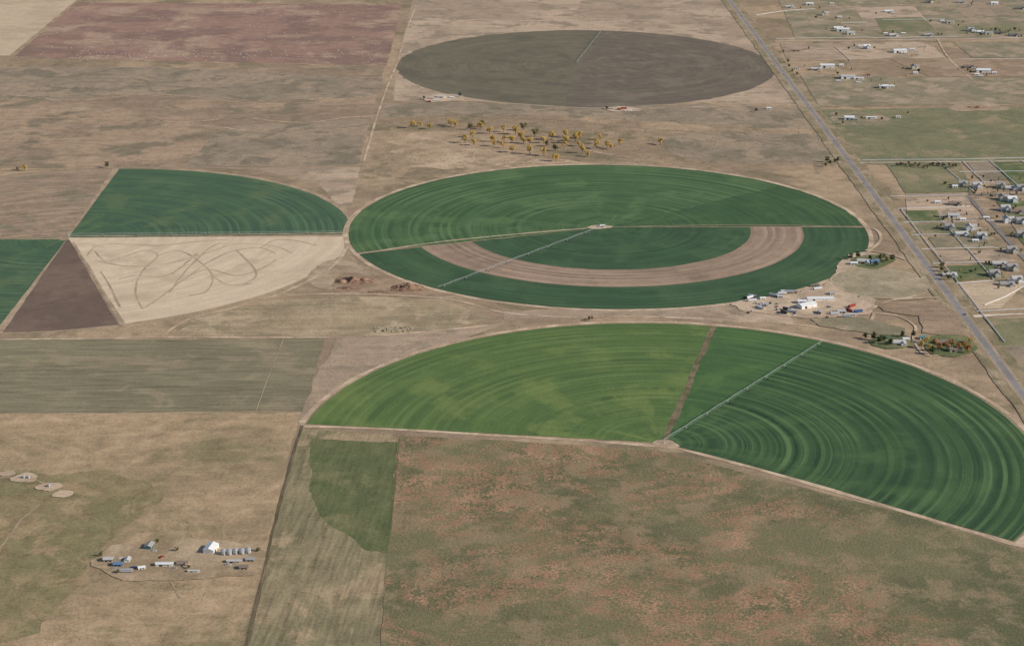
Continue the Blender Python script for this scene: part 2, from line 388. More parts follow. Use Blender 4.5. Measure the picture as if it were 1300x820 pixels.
psheet('parcel', [(1228,207),(1256,206),(1278,228),(1248,232)], m_rgrey)
psheet('parcel', [(1260,206),(1500,205),(1540,240),(1290,240)], m_plawn)
psheet('parcel', [(1150,252),(1228,250),(1246,280),(1152,282)], m_tan2)
psheet('parcel', [(1150,268),(1190,267),(1196,281),(1156,282)], m_plawn)
psheet('parcel', [(1160,285),(1225,283),(1235,298),(1172,299)], m_past)
psheet('parcel', [(1178,302),(1260,300),(1275,315),(1190,317)], m_pgg)
psheet('parcel', [(1186,319),(1272,318),(1292,333),(1197,335)], m_tan2)
psheet('parcel', [(1202,338),(1262,336),(1275,352),(1212,358)], m_plawn)
psheet('parcel', [(1212,362),(1265,358),(1300,362),(1270,392),(1235,394)], m_tan)
psheet('parcel', [(1262,252),(1500,248),(1600,330),(1320,336)], m_pgg)
psheet('parcel', [(1264,256),(1300,255),(1310,262),(1270,263)], m_plawn)
psheet('parcel', [(1276,272),(1330,272),(1340,282),(1288,283)], m_plawn)
psheet('parcel', [(1288,296),(1340,296),(1350,312),(1300,312)], m_plawn)
psheet('parcel', [(1250,405),(1500,400),(1700,520),(1345,530),(1300,475)], m_past)
psheet('parcel', [(1270,440),(1400,430),(1450,470),(1310,480)], m_rgrey, jit=4)

wrect('verge', 578, 622, 900, 9000, m_verge, jit=3)
wrect('highway_shoulder', 592.5, 607.5, 900, 12000, m_trackd, jit=0.6)
wrect('highway', 595, 605, 900, 14000, m_asph, jit=0.05)
def marks_strip(name, x, w, col, dash=None):
    V=[];Fc=[]; z=nextz()
    y=900
    while y < 6000:
        L = dash[0] if dash else 5100
        b=len(V); V += [(x-w/2,y,z),(x+w/2,y,z),(x+w/2,y+L,z),(x-w/2,y+L,z)]; Fc.append((b,b+1,b+2,b+3))
        y += (dash[0]+dash[1]) if dash else 99999
    me=bpy.data.meshes.new(name); me.from_pydata(V,[],Fc); me.materials.append(col); link(bpy.data.objects.new(name,me))
m_wp = flat('white_road_paint', (0.7,0.7,0.68,1)); m_yp = flat('yellow_road_paint', (0.6,0.42,0.06,1))
marks_strip('edge_line', 596.4, 0.15, m_wp); marks_strip('edge_line', 603.6, 0.15, m_wp)
marks_strip('centre_line', 600, 0.2, m_yp, (3,9))
ribbon('street', [[G(1150,248),G(1300,247),G(1500,246)]], 6, m_side, px=False)
ribbon('street', [[G(1229,249),(751,2700),(750,2500),(750,2200),(750,2080)]], 7.5, m_side, px=False)
ribbon('gravel_road', [[(983,53),(1100,52),(1210,50),(1500,46)]], 7, m_gravel)
ribbon('gravel_road', [[(1236,402),(1300,399),(1500,396)]], 7, m_gravel)
ribbon('gravel_road', [[(1092,207),(1200,206),(1500,203)]], 5, m_gravel)
ribbon('gravel_road', [[(1050,135),(1180,136),(1330,132)],[(960,19),(1040,12),(1120,8),(1300,4)],[(1190,50),(1205,75),(1235,102)]], 4, m_track)
ribbon('driveway', [[(1020,66),(1050,62),(1085,64)],[(1012,86),(1050,88)],[(1062,152),(1090,152)],[(1232,262),(1215,262)],[(1246,290),(1215,292)],[(1253,300),(1230,302)],[(1262,315),(1282,318)],[(1275,335),(1262,345)],[(1280,355),(1288,362)],
                     [(1238,255),(1265,255)],[(1243,265),(1272,267)],[(1252,280),(1275,281)]], 3.5, m_gravel)

# ---------------- farmstead
blob('farmyard', [(925,384),(980,376),(1040,366),(1060,350),(1074,326),(1098,318),(1145,332),(1105,345),(1075,362),(1112,378),(1108,398),(1060,406),(1000,402),(935,396)], m_soil, jit=10)
m_pad=field('paddock_grass', C(142,130,104), C(130,120,95), C(151,136,110), big=0.02, seed=42)
sheet('paddock', arc(516,2398,66,20,340,72)+[(586,2340),(586,2460)], m_pad, jit=6)
ribbon('farm_track', [arc(516,2398,69,30,330)], 2.4, m_track, px=False, sm=False)
ribbon('driveway', [[(1100,395),(1130,382),(1160,379),(1192,378)],[(1098,318),(1125,322),(1150,330)],[(1098,290),(1112,292),(1118,305),(1100,322)]], 5.0, m_track)
ribbon('driveway', [[(1110,398),(1140,402),(1162,415),(1160,432),(1180,452),(1235,440)],[(1110,398),(1100,410),(1060,412),(1030,410)],[(1130,432),(1165,436),(1190,440)]], 3.5, m_track)
psheet('field', [(1110,385),(1195,380),(1222,408),(1232,432),(1175,424),(1165,402),(1125,395)], m_pbr, jit=6)
psheet('field', [(1030,405),(1095,404),(1150,418),(1150,428),(1100,424),(1040,414)], m_pgg, jit=6)
blob('yard_lawn', [(1105,428),(1150,425),(1165,440),(1130,444),(1105,438)], m_plawn, jit=6)
blob('yard_lawn', [(1168,430),(1228,424),(1244,445),(1210,455),(1176,450)], m_plawn, jit=6)
blob('yard_lawn', [(1078,328),(1112,322),(1140,330),(1120,342),(1085,340)], m_plawn, jit=6)
blob('farmyard', [(115,718),(150,690),(190,692),(235,680),(300,688),(335,696),(325,730),(240,738),(140,735)], field('farm_soil', C(144,124,97), C(132,114,88), C(155,135,108), big=0.03, seed=43), jit=12)
for k in ([(12,606),(30,600),(48,604),(44,613),(24,612),(14,611)],[(42,620),(56,613),(76,614),(82,619),(66,624),(50,624)],[(64,630),(80,622),(96,625),(86,632)],[(-6,600),(10,596),(18,602),(4,606)]):
    blob('well_pad', k, m_soil, jit=5, step=4)
blob('pad', [(535,124),(560,119),(588,122),(592,128),(560,130),(540,131)], m_soil, jit=10)
blob('pad', [(765,137),(790,136),(812,138),(808,143),(770,142)], m_soil, jit=10)

# ============================================================ mesh accumulator
class MB:
    def __init__(s): s.v=[]; s.f=[]; s.mi=[]
    def add(s, vs, fs, mi=0):
        b=len(s.v); s.v += [tuple(p) for p in vs]; s.f += [tuple(b+i for i in f) for f in fs]; s.mi += [mi]*len(fs)
    def box(s, x0,x1,y0,y1,z0,z1, mi=0):
        s.add([(x0,y0,z0),(x1,y0,z0),(x1,y1,z0),(x0,y1,z0),(x0,y0,z1),(x1,y0,z1),(x1,y1,z1),(x0,y1,z1)],
              [(0,3,2,1),(4,5,6,7),(0,1,5,4),(1,2,6,5),(2,3,7,6),(3,0,4,7)], mi)
    def tube(s, a, b, r0, r1=None, n=6, mi=0, caps=True):
        a=Vector(a); b=Vector(b); r1=r0 if r1 is None else r1
        d=(b-a).normalized(); u=d.orthogonal().normalized(); w=d.cross(u)
        vs=[]
        for i in range(n):
            t=2*math.pi*i/n; o=u*math.cos(t)+w*math.sin(t)
            vs += [a+o*r0, b+o*r1]
        fs=[(2*i,2*((i+1)%n),2*((i+1)%n)+1,2*i+1) for i in range(n)]
        if caps: fs += [tuple(reversed(range(0,2*n,2))), tuple(range(1,2*n,2))]
        s.add(vs, fs, mi)
    def pent(s, x0,x1,y0,y1,z0,z1,zr, mi=0):
        ym=(y0+y1)/2
        s.add([(x0,y0,z0),(x0,y1,z0),(x0,y1,z1),(x0,ym,zr),(x0,y0,z1),(x1,y0,z0),(x1,y1,z0),(x1,y1,z1),(x1,ym,zr),(x1,y0,z1)],
              [(0,4,3,2,1),(5,6,7,8,9),(0,5,9,4),(1,2,7,6),(4,9,8,3),(3,8,7,2),(0,1,6,5)], mi)
    def roof(s, x0,x1,y0,y1,z1,zr, ov=0.5, th=0.2, mi=0):
        ym=(y0+y1)/2; sl=(zr-z1)/((y1-y0)/2)
        for sg in (-1,1):
            ye = ym+sg*((y1-y0)/2+ov); ze=z1-ov*sl+0.02
            vs=[(x0-ov,ym,zr+0.02),(x1+ov,ym,zr+0.02),(x1+ov,ye,ze),(x0-ov,ye,ze)]
            vs += [(a,b,c+th) for a,b,c in vs]
            s.add(vs, [(0,1,2,3),(4,7,6,5),(0,4,5,1),(1,5,6,2),(2,6,7,3),(3,7,4,0)], mi)
    def mesh(s, name, mats):
        me=bpy.data.meshes.new(name); me.from_pydata(s.v,[],s.f)
        for m in mats: me.materials.append(m)
        if s.mi: me.polygons.foreach_set('material_index', s.mi)
        me.update(); return me
def place(name, mesh, x, y, rot=0, sc=1.0, z=0.15):
    o=bpy.data.objects.new(name, mesh); o.location=(x,y,z); o.rotation_euler=(0,0,rot)
    o.scale=(sc,)*3 if not isinstance(sc, tuple) else sc
    return link(o)

# ---------------- buildings
COL = {'white':(0.82,0.81,0.78,1),'cream':(0.68,0.62,0.5,1),'grey':(0.40,0.37,0.34,1),'lgrey':(0.56,0.53,0.49,1),'brown':(0.26,0.2,0.16,1),'tan':(0.5,0.42,0.32,1),
       'red':(0.28,0.07,0.05,1),'dark':(0.17,0.16,0.15,1),'teal':(0.12,0.28,0.3,1),'blue':(0.14,0.24,0.38,1)}
MC={}
def pm(kind, c):
    k=(kind,c)
    if k not in MC:
        if kind=='roofmetal':
            n=NB(f'{c}_{kind}',0.45,0.4); st=n.noise(1.0,2,0.5,n.xf(0,(2.2,0.1,1)))
            vv=n.math('MULTIPLY_ADD',n.math('SUBTRACT',st,0.5),0.35,1.0); MC[k]=n.out(n.scale(COL[c],vv))
        else: MC[k]=flat(f'{c}_{kind}', COL[c], 0.8, 0.2, var=0.2, sc=0.9)
    return MC[k]
m_glass = flat('window_glass', (0.03,0.04,0.05,1), 0.1, 0.5, var=0.1)
m_dark = flat('dark_opening', (0.04,0.035,0.03,1), 0.9, 0.1)
m_brick = flat('chimney_brick', (0.25,0.12,0.09,1), 0.9, 0.1)
KINDS={'ranch':(18,9,2.9,2.0),'two':(13,9,5.8,2.6),'barn':(26,13,4.8,2.2),'long':(46,12,4.2,2.0),'shed':(8,5.5,2.6,1.1),'shop':(16,11,4.2,2.0),'mobile':(18,5,2.9,0.7)}
BC={}
def bparts(kind, wc, rc):
    k=(kind,wc,rc)
    if k in BC: return BC[k]
    L,W,Hh,rs=KINDS[kind]; x0,x1,y0,y1=-L/2,L/2,-W/2,W/2
    wa=MB(); ro=MB(); wi=MB(); do=MB(); ch=MB()
    wa.pent(x0,x1,y0,y1,-0.3,Hh,Hh+rs); ro.roof(x0,x1,y0,y1,Hh,Hh+rs)
    metal = kind in ('barn','long','shed','shop','mobile')
    if kind in ('ranch','two'):
        gx0,gx1 = x1-7.0, x1-0.6
        sub=MB(); sub.pent(-4.2,2.0,-3.2,3.2,-0.3,Hh-0.15,Hh+rs*0.72)
        cx=(gx0+gx1)/2; sy=y0-2.5
        rot=lambda p:(cx-p[1], sy+p[0]+0.3, p[2])
        wa.add([rot(p) for p in sub.v], sub.f)
        sub=MB(); sub.roof(-4.2,2.6,-3.2,3.2,Hh-0.15,Hh+rs*0.72); ro.add([rot(p) for p in sub.v], sub.f)
        do.box(cx-2.3,cx+2.3,sy-3.97,sy-3.88,0,2.3)
        do.box(-1.5,-0.5,y0-0.07,y0+0.02,0,2.1)
        for xx in (x0+1.5,x0+4.2):
            for zz in ([1.0,3.8] if kind=='two' else [1.0]):
                wi.box(xx,xx+1.5,y0-0.06,y0+0.02,zz,zz+1.2); wi.box(xx,xx+1.5,y1-0.02,y1+0.06,zz,zz+1.2)
        for zz in ([1.0,3.8] if kind=='two' else [1.0]):
            wi.box(x0-0.06,x0+0.02,-2,-0.8,zz,zz+1.2); wi.box(x1-0.02,x1+0.06,1,2.4,zz,zz+1.2)
        wi.box(3,5,y1-0.02,y1+0.06,1.0,2.2)
        ch.box(-3.4,-2.5,0.6,1.4,Hh,Hh+rs+0.9)
        ro.box(x0+0.5,gx0-0.6,y0-2.2,y0-0.52,Hh-0.45,Hh-0.3)
        for xx in (x0+0.8,x0+4,gx0-1.0): wa.box(xx,xx+0.18,y0-2.1,y0-1.92,-0.3,Hh-0.46)
    else:
        do.box(x1-0.02,x1+0.07,-W*0.22,W*0.22,0,Hh*0.8)
        do.box(-L*0.3,-L*0.3+min(4,L*0.2),y0-0.07,y0+0.02,0,Hh*0.75)
        do.box(L*0.2,L*0.2+1,y0-0.07,y0+0.02,0,2.1)
        for i in range(3):
            xx=-L*0.08+i*L*0.09; wi.box(xx,xx+0.9,y0-0.06,y0+0.02,1.4,2.2)
        if kind in ('barn','long','shop'):
            for i in range(int(L/7)): ch.tube((x0+4+i*7,0,Hh+rs),(x0+4+i*7,0,Hh+rs+0.9),0.35,0.3)
    ps=[('walls',wa.mesh('walls',[pm('walls',wc)])),('roof',ro.mesh('roof',[pm('roofmetal' if metal else 'shingles',rc)])),
        ('windows',wi.mesh('windows',[m_glass])),('door',do.mesh('door',[m_dark if metal else pm('door','lgrey')]))]
    if ch.v: ps.append(('vents' if metal else 'chimney', ch.mesh('chimney',[pm('vent','lgrey') if metal else m_brick])))
    BC[k]=ps; return ps
def building(name, kind, px, rot=0, wc='white', rc='grey', sc=1.0):
    x,y = G(*px)
    e=bpy.data.objects.new(name,None); e.empty_display_size=2; link(e); e.location=(x,y,0.3); e.rotation_euler=(0,0,R(rot))
    e.scale=(sc,)*3
    for nm,me in bparts(kind,wc,rc):
        link(bpy.data.objects.new(nm,me), e)
    return e

TR=[((1002,10),'ranch',0,'white','lgrey'),((1028,7),'shop',0,'white','white'),((1046,20),'two',90,'cream','lgrey'),((1066,23),'shed',0,'white','white'),
((1070,40),'barn',0,'white','white'),((1080,44),'shop',0,'white','lgrey'),((1100,62),'two',0,'white','white'),((1128,16),'ranch',0,'white','white'),((1134,46),'ranch',10,'white','lgrey'),
((1147,44),'shed',0,'white','white'),((1142,67),'barn',0,'white','white'),((1152,66),'ranch',90,'cream','grey'),((1178,46),'ranch',0,'cream','grey'),((1206,30),'shop',0,'cream','grey'),
((1232,40),'two',0,'white','grey'),((1243,42),'ranch',0,'white','white'),((1255,44),'shop',0,'cream','grey'),((1268,43),'ranch',0,'tan','dark'),((1286,46),'ranch',0,'grey','dark'),
((1160,88),'two',90,'cream','grey'),((1162,94),'shed',0,'white','white'),((1230,86),'ranch',0,'cream','brown'),((1248,92),'barn',0,'white','white'),((1262,94),'shed',0,'white','white'),
((1050,86),'barn',0,'white','white'),((1036,89),'ranch',0,'cream','lgrey'),((1012,88),'shed',0,'white','grey'),((1076,100),'barn',0,'white','lgrey'),((1090,101),'mobile',0,'white','white'),((1102,97),'shed',0,'white','red'),
((1122,112),'shop',0,'white','white'),((1132,111),'shed',0,'white','white'),((1078,152),'shop',0,'white','white'),((1086,153),'shed',0,'cream','grey'),((1106,151),'mobile',0,'white','white'),
((1140,150),'shed',0,'white','lgrey'),((1180,45),'shed',0,'white','white'),((1010,66),'mobile',0,'tan','brown'),((1220,4),'ranch',0,'white','grey'),((1262,6),'shop',0,'white','white'),((1180,4),'two',0,'cream','brown'),((1295,12),'ranch',0,'cream','dark'),
((1064,37),'ranch',0,'white','white'),((1056,6),'shed',0,'white','white'),((1092,60),'shed',0,'white','white'),((1124,44),'shed',0,'white','white'),((1158,64),'shed',0,'white','white'),((1196,28),'shed',0,'white','white'),((1068,84),'shed',0,'white','white'),((1240,96),'shed',0,'white','white')]
nmk={'ranch':'ranch_house','two':'two_storey_house','barn':'metal_barn','long':'long_barn','shed':'shed','shop':'workshop','mobile':'mobile_home'}
for p,k,r,w,c in TR: building(nmk[k],k,p,r+random.uniform(-6,6),w,c, 1.2)
ES=[((1222,236),'two',0,'cream','grey'),((1240,238),'two',0,'white','lgrey'),((1270,238),'two',0,'cream','grey'),((1283,240),'ranch',0,'white','lgrey'),((1296,241),'two',0,'white','grey'),
((1272,254),'two',90,'cream','grey'),((1284,256),'two',0,'white','white'),((1276,267),'two',0,'white','lgrey'),((1290,270),'ranch',0,'cream','brown'),((1295,283),'two',0,'white','grey'),((1278,282),'two',90,'white','lgrey'),
((1212,260),'ranch',0,'tan','brown'),((1190,258),'shed',0,'white','white'),((1196,276),'shed',0,'white','grey'),((1210,276),'shop',0,'white','lgrey'),((1205,291),'two',0,'cream','grey'),((1220,298),'ranch',0,'white','lgrey'),((1230,292),'two',90,'white','lgrey'),
((1246,302),'two',0,'white','lgrey'),((1238,307),'shed',0,'white','white'),((1284,320),'two',0,'cream','grey'),((1268,336),'ranch',0,'white','lgrey'),((1284,342),'two',0,'cream','grey'),((1262,350),'two',0,'cream','grey'),
((1278,362),'ranch',0,'cream','grey'),((1290,358),'two',0,'white','lgrey'),((1205,350),'ranch',0,'white','lgrey'),((1212,238),'shed',0,'white','white'),((1296,300),'two',0,'cream','grey'),((1252,278),'shed',0,'white','white'),((1222,280),'shed',0,'white','white')]
for p,k,r,w,c in ES: building(nmk[k],k,p,r+random.uniform(-8,8),w,c, 1.1)
FM=[((1041,381),'long',2,'white','white',0.78),((1024,390),'barn',28,'white','white',0.95),((1018,385),'shed',0,'white','white',1.4),((1096,333),'ranch',-10,'cream','lgrey',1),((1084,336),'shed',0,'white','white',1.2),((1110,334),'shop',10,'blue','blue',0.8),
((1068,397),'shop',0,'lgrey','lgrey',0.7),((1140,436),'ranch',0,'white','lgrey',1),((1172,430),'shed',0,'white','teal',1.1),((1196,436),'ranch',5,'cream','brown',1),((1150,432),'shed',0,'white','white',1),((1212,446),'shop',0,'tan','brown',0.9),
((1036,364),'shed',0,'tan','brown',1.1),((998,371),'mobile',0,'white','white',0.8),((765,288),'shed',0,'white','white',0.9),((990,378),'shed',0,'lgrey','lgrey',1),((968,380),'shed',10,'white','white',0.9),((1082,401),'shed',0,'white','lgrey',1),((1056,374),'shed',20,'lgrey','grey',1)]
for p,k,r,w,c,s in FM: building('farmhouse' if k=='ranch' else nmk[k],k,p,r,w,c,s)
SW=[((268,699),'shop',80,'white','white',0.95),((138,712),'shed',0,'grey','lgrey',1.1),((150,718),'shed',0,'blue','blue',1.0),((162,712),'shed',90,'white','lgrey',0.9),((190,695),'shed',80,'teal','grey',1.2),((209,718),'mobile',0,'white','white',0.9),
((232,716),'ranch',0,'tan','brown',0.6),((298,714),'mobile',0,'lgrey','lgrey',0.8),((310,722),'shed',0,'tan','brown',1.0),((180,722),'shed',15,'white','white',0.8),((318,712),'shed',0,'grey','grey',1.0),((246,726),'mobile',0,'white','lgrey',0.6),
((560,124),'ranch',0,'white','lgrey',0.9),((548,126),'shed',0,'grey','lgrey',1),((574,125),'shed',0,'white','white',1),((545,130),'shed',0,'red','red',0.8),((786,140),'shed',0,'red','red',1.0),((798,141),'mobile',0,'white','white',0.8),((776,139),'shed',0,'grey','lgrey',1),
((976,139),'shed',0,'white','white',1.1)]
for p,k,r,w,c,s in SW: building('farmhouse' if k=='ranch' else nmk[k],k,p,r,w,c,s)

# ---------------- grain bins / tanks
m_galv = flat('galvanised_steel', (0.5,0.51,0.52,1), 0.4, 0.5, 0.3)
def bin_mesh(r,h,name):
    b=MB(); b.tube((0,0,-0.3),(0,0,h),r,r,18,caps=False)
    for i in range(1,6): b.tube((0,0,h*i/6-0.06),(0,0,h*i/6+0.06),r+0.05,r+0.05,18)
    b.tube((0,0,h),(0,0,h+r*0.5),r+0.15,0.35,18); b.tube((0,0,h+r*0.5),(0,0,h+r*0.5+0.4),0.4,0.4,8)
    b.box(-0.4,0.4,-r-0.06,-r+0.1,0,2,1)
    return b.mesh(name,[m_galv,m_dark])
bm_ = bin_mesh(2.8,4.6,'grain_bin')
for p in ((284,704),(291,704),(299,703),(307,703),(315,702)): place('grain_bin',bm_,*G(*p),rot=0)
bs = bin_mesh(1.6,2.4,'storage_tank')
for p in ((30,607),(36,607),(62,618),(1054,398),(960,386)): place('storage_tank',bs,*G(*p))

# ---------------- vehicles
m_tyre = flat('tyre_rubber',(0.02,0.02,0.02,1),0.9,0.1); VC={}
def wheels(b,L,W,r,xs,mi=2):
    for x in xs:
        for sg in (-1,1): b.tube((x,sg*(W/2-0.22),r),(x,sg*(W/2+0.02),r),r,r,12,mi)
def car_mesh(kind,c):
    k=(kind,c)
    if k in VC: return VC[k]
    col={'white':(0.75,0.75,0.75,1),'red':(0.35,0.04,0.03,1),'blue':(0.05,0.12,0.3,1),'silver':(0.45,0.46,0.48,1),'black':(0.03,0.03,0.03,1),'green':(0.05,0.2,0.08,1),'yellow':(0.5,0.35,0.04,1)}[c]
    mp=MC.get(('car',c)) or flat(c+'_car_paint',col,0.3,0.5,var=0.05); MC[('car',c)]=mp
    b=MB()
    def prof(pts,w0,w1,mi):
        n=len(pts); vs=[]
        for sg in (-1,1):
            for x,z,t in pts: vs.append((x,sg*(w0 if t==0 else w1),z))
        b.add(vs,[tuple(range(n)),tuple(reversed(range(n,2*n)))]+[(i,n+i,n+(i+1)%n,(i+1)%n) for i in range(n)],mi)
    if kind=='car':
        prof([(-2.2,0.35,0),(2.2,0.35,0),(2.25,0.75,0),(1.1,0.98,0),(-1.7,1.0,0),(-2.25,0.9,0)],0.88,0.88,0)
        prof([(-1.6,1.01,0),(1.05,0.99,0),(0.35,1.42,1),(-1.1,1.45,1)],0.84,0.66,1); prof([(-1.1,1.455,1),(0.35,1.425,1),(0.3,1.48,1),(-1.05,1.5,1)],0.66,0.64,0)
        wheels(b,4.4,1.76,0.33,(-1.35,1.35))
    elif kind=='pickup':
        prof([(-2.7,0.45,0),(2.7,0.45,0),(2.75,0.95,0),(1.2,1.15,0),(-2.75,1.15,0)],0.95,0.95,0)
        prof([(-0.7,1.16,0),(1.25,1.16,0),(0.7,1.75,1),(-0.6,1.78,1)],0.9,0.76,1); prof([(-0.6,1.785,1),(0.7,1.755,1),(0.65,1.82,1),(-0.55,1.84,1)],0.76,0.74,0)
        b.box(-2.55,-0.85,-0.75,0.75,1.155,1.17,2); wheels(b,5.4,1.9,0.4,(-1.7,1.75))
    elif kind=='trailer':
        b.box(-6,6,-1.25,1.25,1.1,3.8,0); b.box(-6,6,-0.5,0.5,0.8,1.09,2); wheels(b,12,2.5,0.5,(-4.8,-3.6)); b.box(4.5,4.7,-0.9,-0.7,0,1.09,2); b.box(4.5,4.7,0.7,0.9,0,1.09,2)
        b.box(-6.02,-5.99,-1.15,1.15,1.2,3.7,3)
    elif kind=='tractor':
        b.box(0,2.2,-0.45,0.45,0.9,1.7,0); b.box(-1.3,0,-0.75,0.75,1.0,1.5,0); b.box(-1.2,-0.05,-0.65,0.65,1.51,2.6,1); b.box(-1.3,0.05,-0.75,0.75,2.61,2.75,0)
        b.tube((1.5,0.2,1.7),(1.5,0.2,2.6),0.06,0.06,6,2)
        for sg in (-1,1): b.tube((-0.9,sg*0.8,0.9),(-0.9,sg*1.3,0.9),0.9,0.9,16,2); b.tube((1.6,sg*0.6,0.5),(1.6,sg*0.9,0.5),0.5,0.5,12,2)
    me=b.mesh(kind,[mp,m_glass,m_tyre,m_dark]); VC[k]=me; return me
VN={'car':'parked_car','pickup':'pickup_truck','trailer':'semi_trailer','tractor':'tractor'}
VEH=[((955,383),'trailer','white',10),((962,390),'pickup','white',40),((970,389),'trailer','silver',0),((978,386),'tractor','green',60),((986,390),'pickup','red',10),((993,374),'trailer','white',5),((1003,372),'trailer','silver',0),
((1012,371),'pickup','white',80),((1038,368),'trailer','white',15),((1052,392),'car','white',0),((1060,400),'trailer','white',0),((1072,398),'tractor','yellow',30),((1080,396),'car','silver',90),((1086,398),'pickup','blue',20),((1075,403),'trailer','silver',0),
((948,378),'pickup','black',30),((1050,404),'tractor','red',0),((1040,398),'trailer','silver',90),((1090,325),'car','white',0),((1102,326),'pickup','white',0),((1126,430),'car','blue',0),((1160,434),'pickup','white',20),
((145,722),'car','silver',10),((153,709),'car','white',30),((170,721),'pickup','blue',0),((196,700),'car','white',0),((205,708),'pickup','red',50),((222,722),'car','silver',0),((160,727),'trailer','silver',0),((290,718),'pickup','white',0),
((555,129),'trailer','white',0),((568,128),'car','white',0),((580,124),'trailer','silver',0),((540,124),'pickup','white',0),((781,142),'car','white',0),((792,139),'trailer','red' ,0),((804,142),'pickup','white',0),
((1240,252),'car','white',0),((1219,268),'pickup','black',90),((1262,262),'car','red',0),((1256,292),'car','silver',45),((1270,325),'car','white',90),((1090,106),'trailer','white',0),((1064,104),'trailer','white',0),((1040,92),'car','red',0),((1245,98),'trailer','white',0),((1165,70),'pickup','white',0),((1290,50),'car','white',0)]
rv=random.Random(11)
for i in range(30): VEH.append(((rv.choice((rv.uniform(942,1010),rv.uniform(1050,1100))),rv.choice((rv.uniform(376,380),rv.uniform(385,395),rv.uniform(394,402)))),rv.choice(('trailer','pickup','tractor','trailer','car')),rv.choice(('white','white','silver','black','blue','red','green')),rv.uniform(0,180)))
for p,k,c,r in VEH: place(VN[k],car_mesh(k,c),*G(*p),rot=R(r),z=0.4)
for yy,xx,c,k in ((2950,597.6,'white','car'),(2260,602.4,'silver','pickup'),(3900,597.6,'black','car')): place('pickup_truck' if k=='pickup' else 'car',car_mesh(k,c),xx,yy,rot=R(90),z=ZL[0])

# ---------------- centre pivots
m_steel = flat('galvanised_pipe',(0.50,0.53,0.52,1),0.5,0.4,0.0,0.3)
def pivot(name, x, y, ang, L, spans):
    b=MB(); sl=L/spans; zz=4.0
    b.box(-1.2,1.2,-1.2,1.2,-0.2,0.15,2)
    for sx in (-1,1):
        for sy in (-1,1): b.tube((sx,sy,0),(sx*0.25,sy*0.25,zz+0.4),0.12)
    b.tube((0,0,0),(0,0,zz+0.8),0.2)
    for i in range(spans):
        x0=i*sl; x1=x0+sl; K=8; prev=None
        for j in range(K+1):
            t=j/K; xx=x0+sl*t; h=zz+0.9*math.sin(math.pi*t); c=(xx,0,h)
            dr=2.0*math.sin(math.pi*t)**0.6 if 0<t<1 else 0.0
            l=(xx,-1.3*min(1,dr),h-dr*0.8); r=(xx,1.3*min(1,dr),h-dr*0.8)
            if prev:
                b.tube(prev[0],c,0.14,0.14,6,0,False); b.tube(prev[1],l,0.06,0.06,4,0,False); b.tube(prev[2],r,0.06,0.06,4,0,False)
            if 0<j<K:
                b.tube(c,l,0.05,0.05,4,0,False); b.tube(c,r,0.05,0.05,4,0,False); b.tube(l,r,0.05,0.05,4,0,False)
                b.tube((xx,0.3,h),(xx,0.3,1.3),0.03,0.03,4,1,False)
            prev=(c,l,r)
        for sg in (-1,1):
            b.tube((x1,0,zz),(x1,sg*2.3,0.9),0.12); b.tube((x1-0.4,0,zz-0.4),(x1,sg*2.3,0.9),0.08)
            b.tube((x1-0.2,sg*2.3,0.75),(x1+0.2,sg*2.3,0.75),0.75,0.75,12,1)
        b.tube((x1,-2.3,0.9),(x1,2.3,0.9),0.14); b.box(x1-0.3,x1+0.3,-0.4,0.4,0.9,1.5)
    b.tube((L,0,zz),(L+14,0,zz+0.6),0.12); b.tube((L,0,zz+2),(L+14,0,zz+0.6),0.03,0.03,4)
    b.tube((L,0,zz),(L,0,zz+2),0.08)
    return place(name,b.mesh(name,[m_steel,m_tyre,m_gravel]),x,y,R(ang),z=0.35)
pivot('center_pivot_sprinkler',CX-4,CY-2,232,385,8)
pivot('center_pivot_sprinkler',SX,SY,54.9,385,8)
pivot('center_pivot_sprinkler',150,4050,am,420,8)
pivot('center_pivot_sprinkler',LX,LY+6,2.0,415,8)

# ---------------- fences
m_vinyl = flat('white_fence_paint',(0.8,0.8,0.78,1),0.6,0.3,var=0.1); m_wood=flat('weathered_wood',(0.16,0.12,0.09,1),0.9,0.1)
def fence(name, pts, mat, h=1.5, rails=4, rh=0.2, rt=0.1, sp=3.0, px=True):
    P=[Vector(G(*p)) if px else Vector(p) for p in pts]; b=MB()
    for a,c in zip(P,P[1:]):
        d=c-a; L=d.length; d.normalize(); nn=Vector((-d.y,d.x)); k=max(1,int(L/sp))
        for i in range(k+1):
            q=a+d*(L*i/k); b.box(q.x-0.09,q.x+0.09,q.y-0.09,q.y+0.09,0,h+0.35)
        for r in range(rails):
            z=0.6+r*(h-0.35)/max(1,rails-1)
            vs=[]
            for q in (a,c):
                for o,zz in ((-rt,z),(rt,z),(rt,z+rh),(-rt,z+rh)): vs.append((q.x+nn.x*o,q.y+nn.y*o,zz))
            b.add(vs,[(0,1,5,4),(1,2,6,5),(2,3,7,6),(3,0,4,7)])
    return link(bpy.data.objects.new(name,b.mesh(name,[mat])))
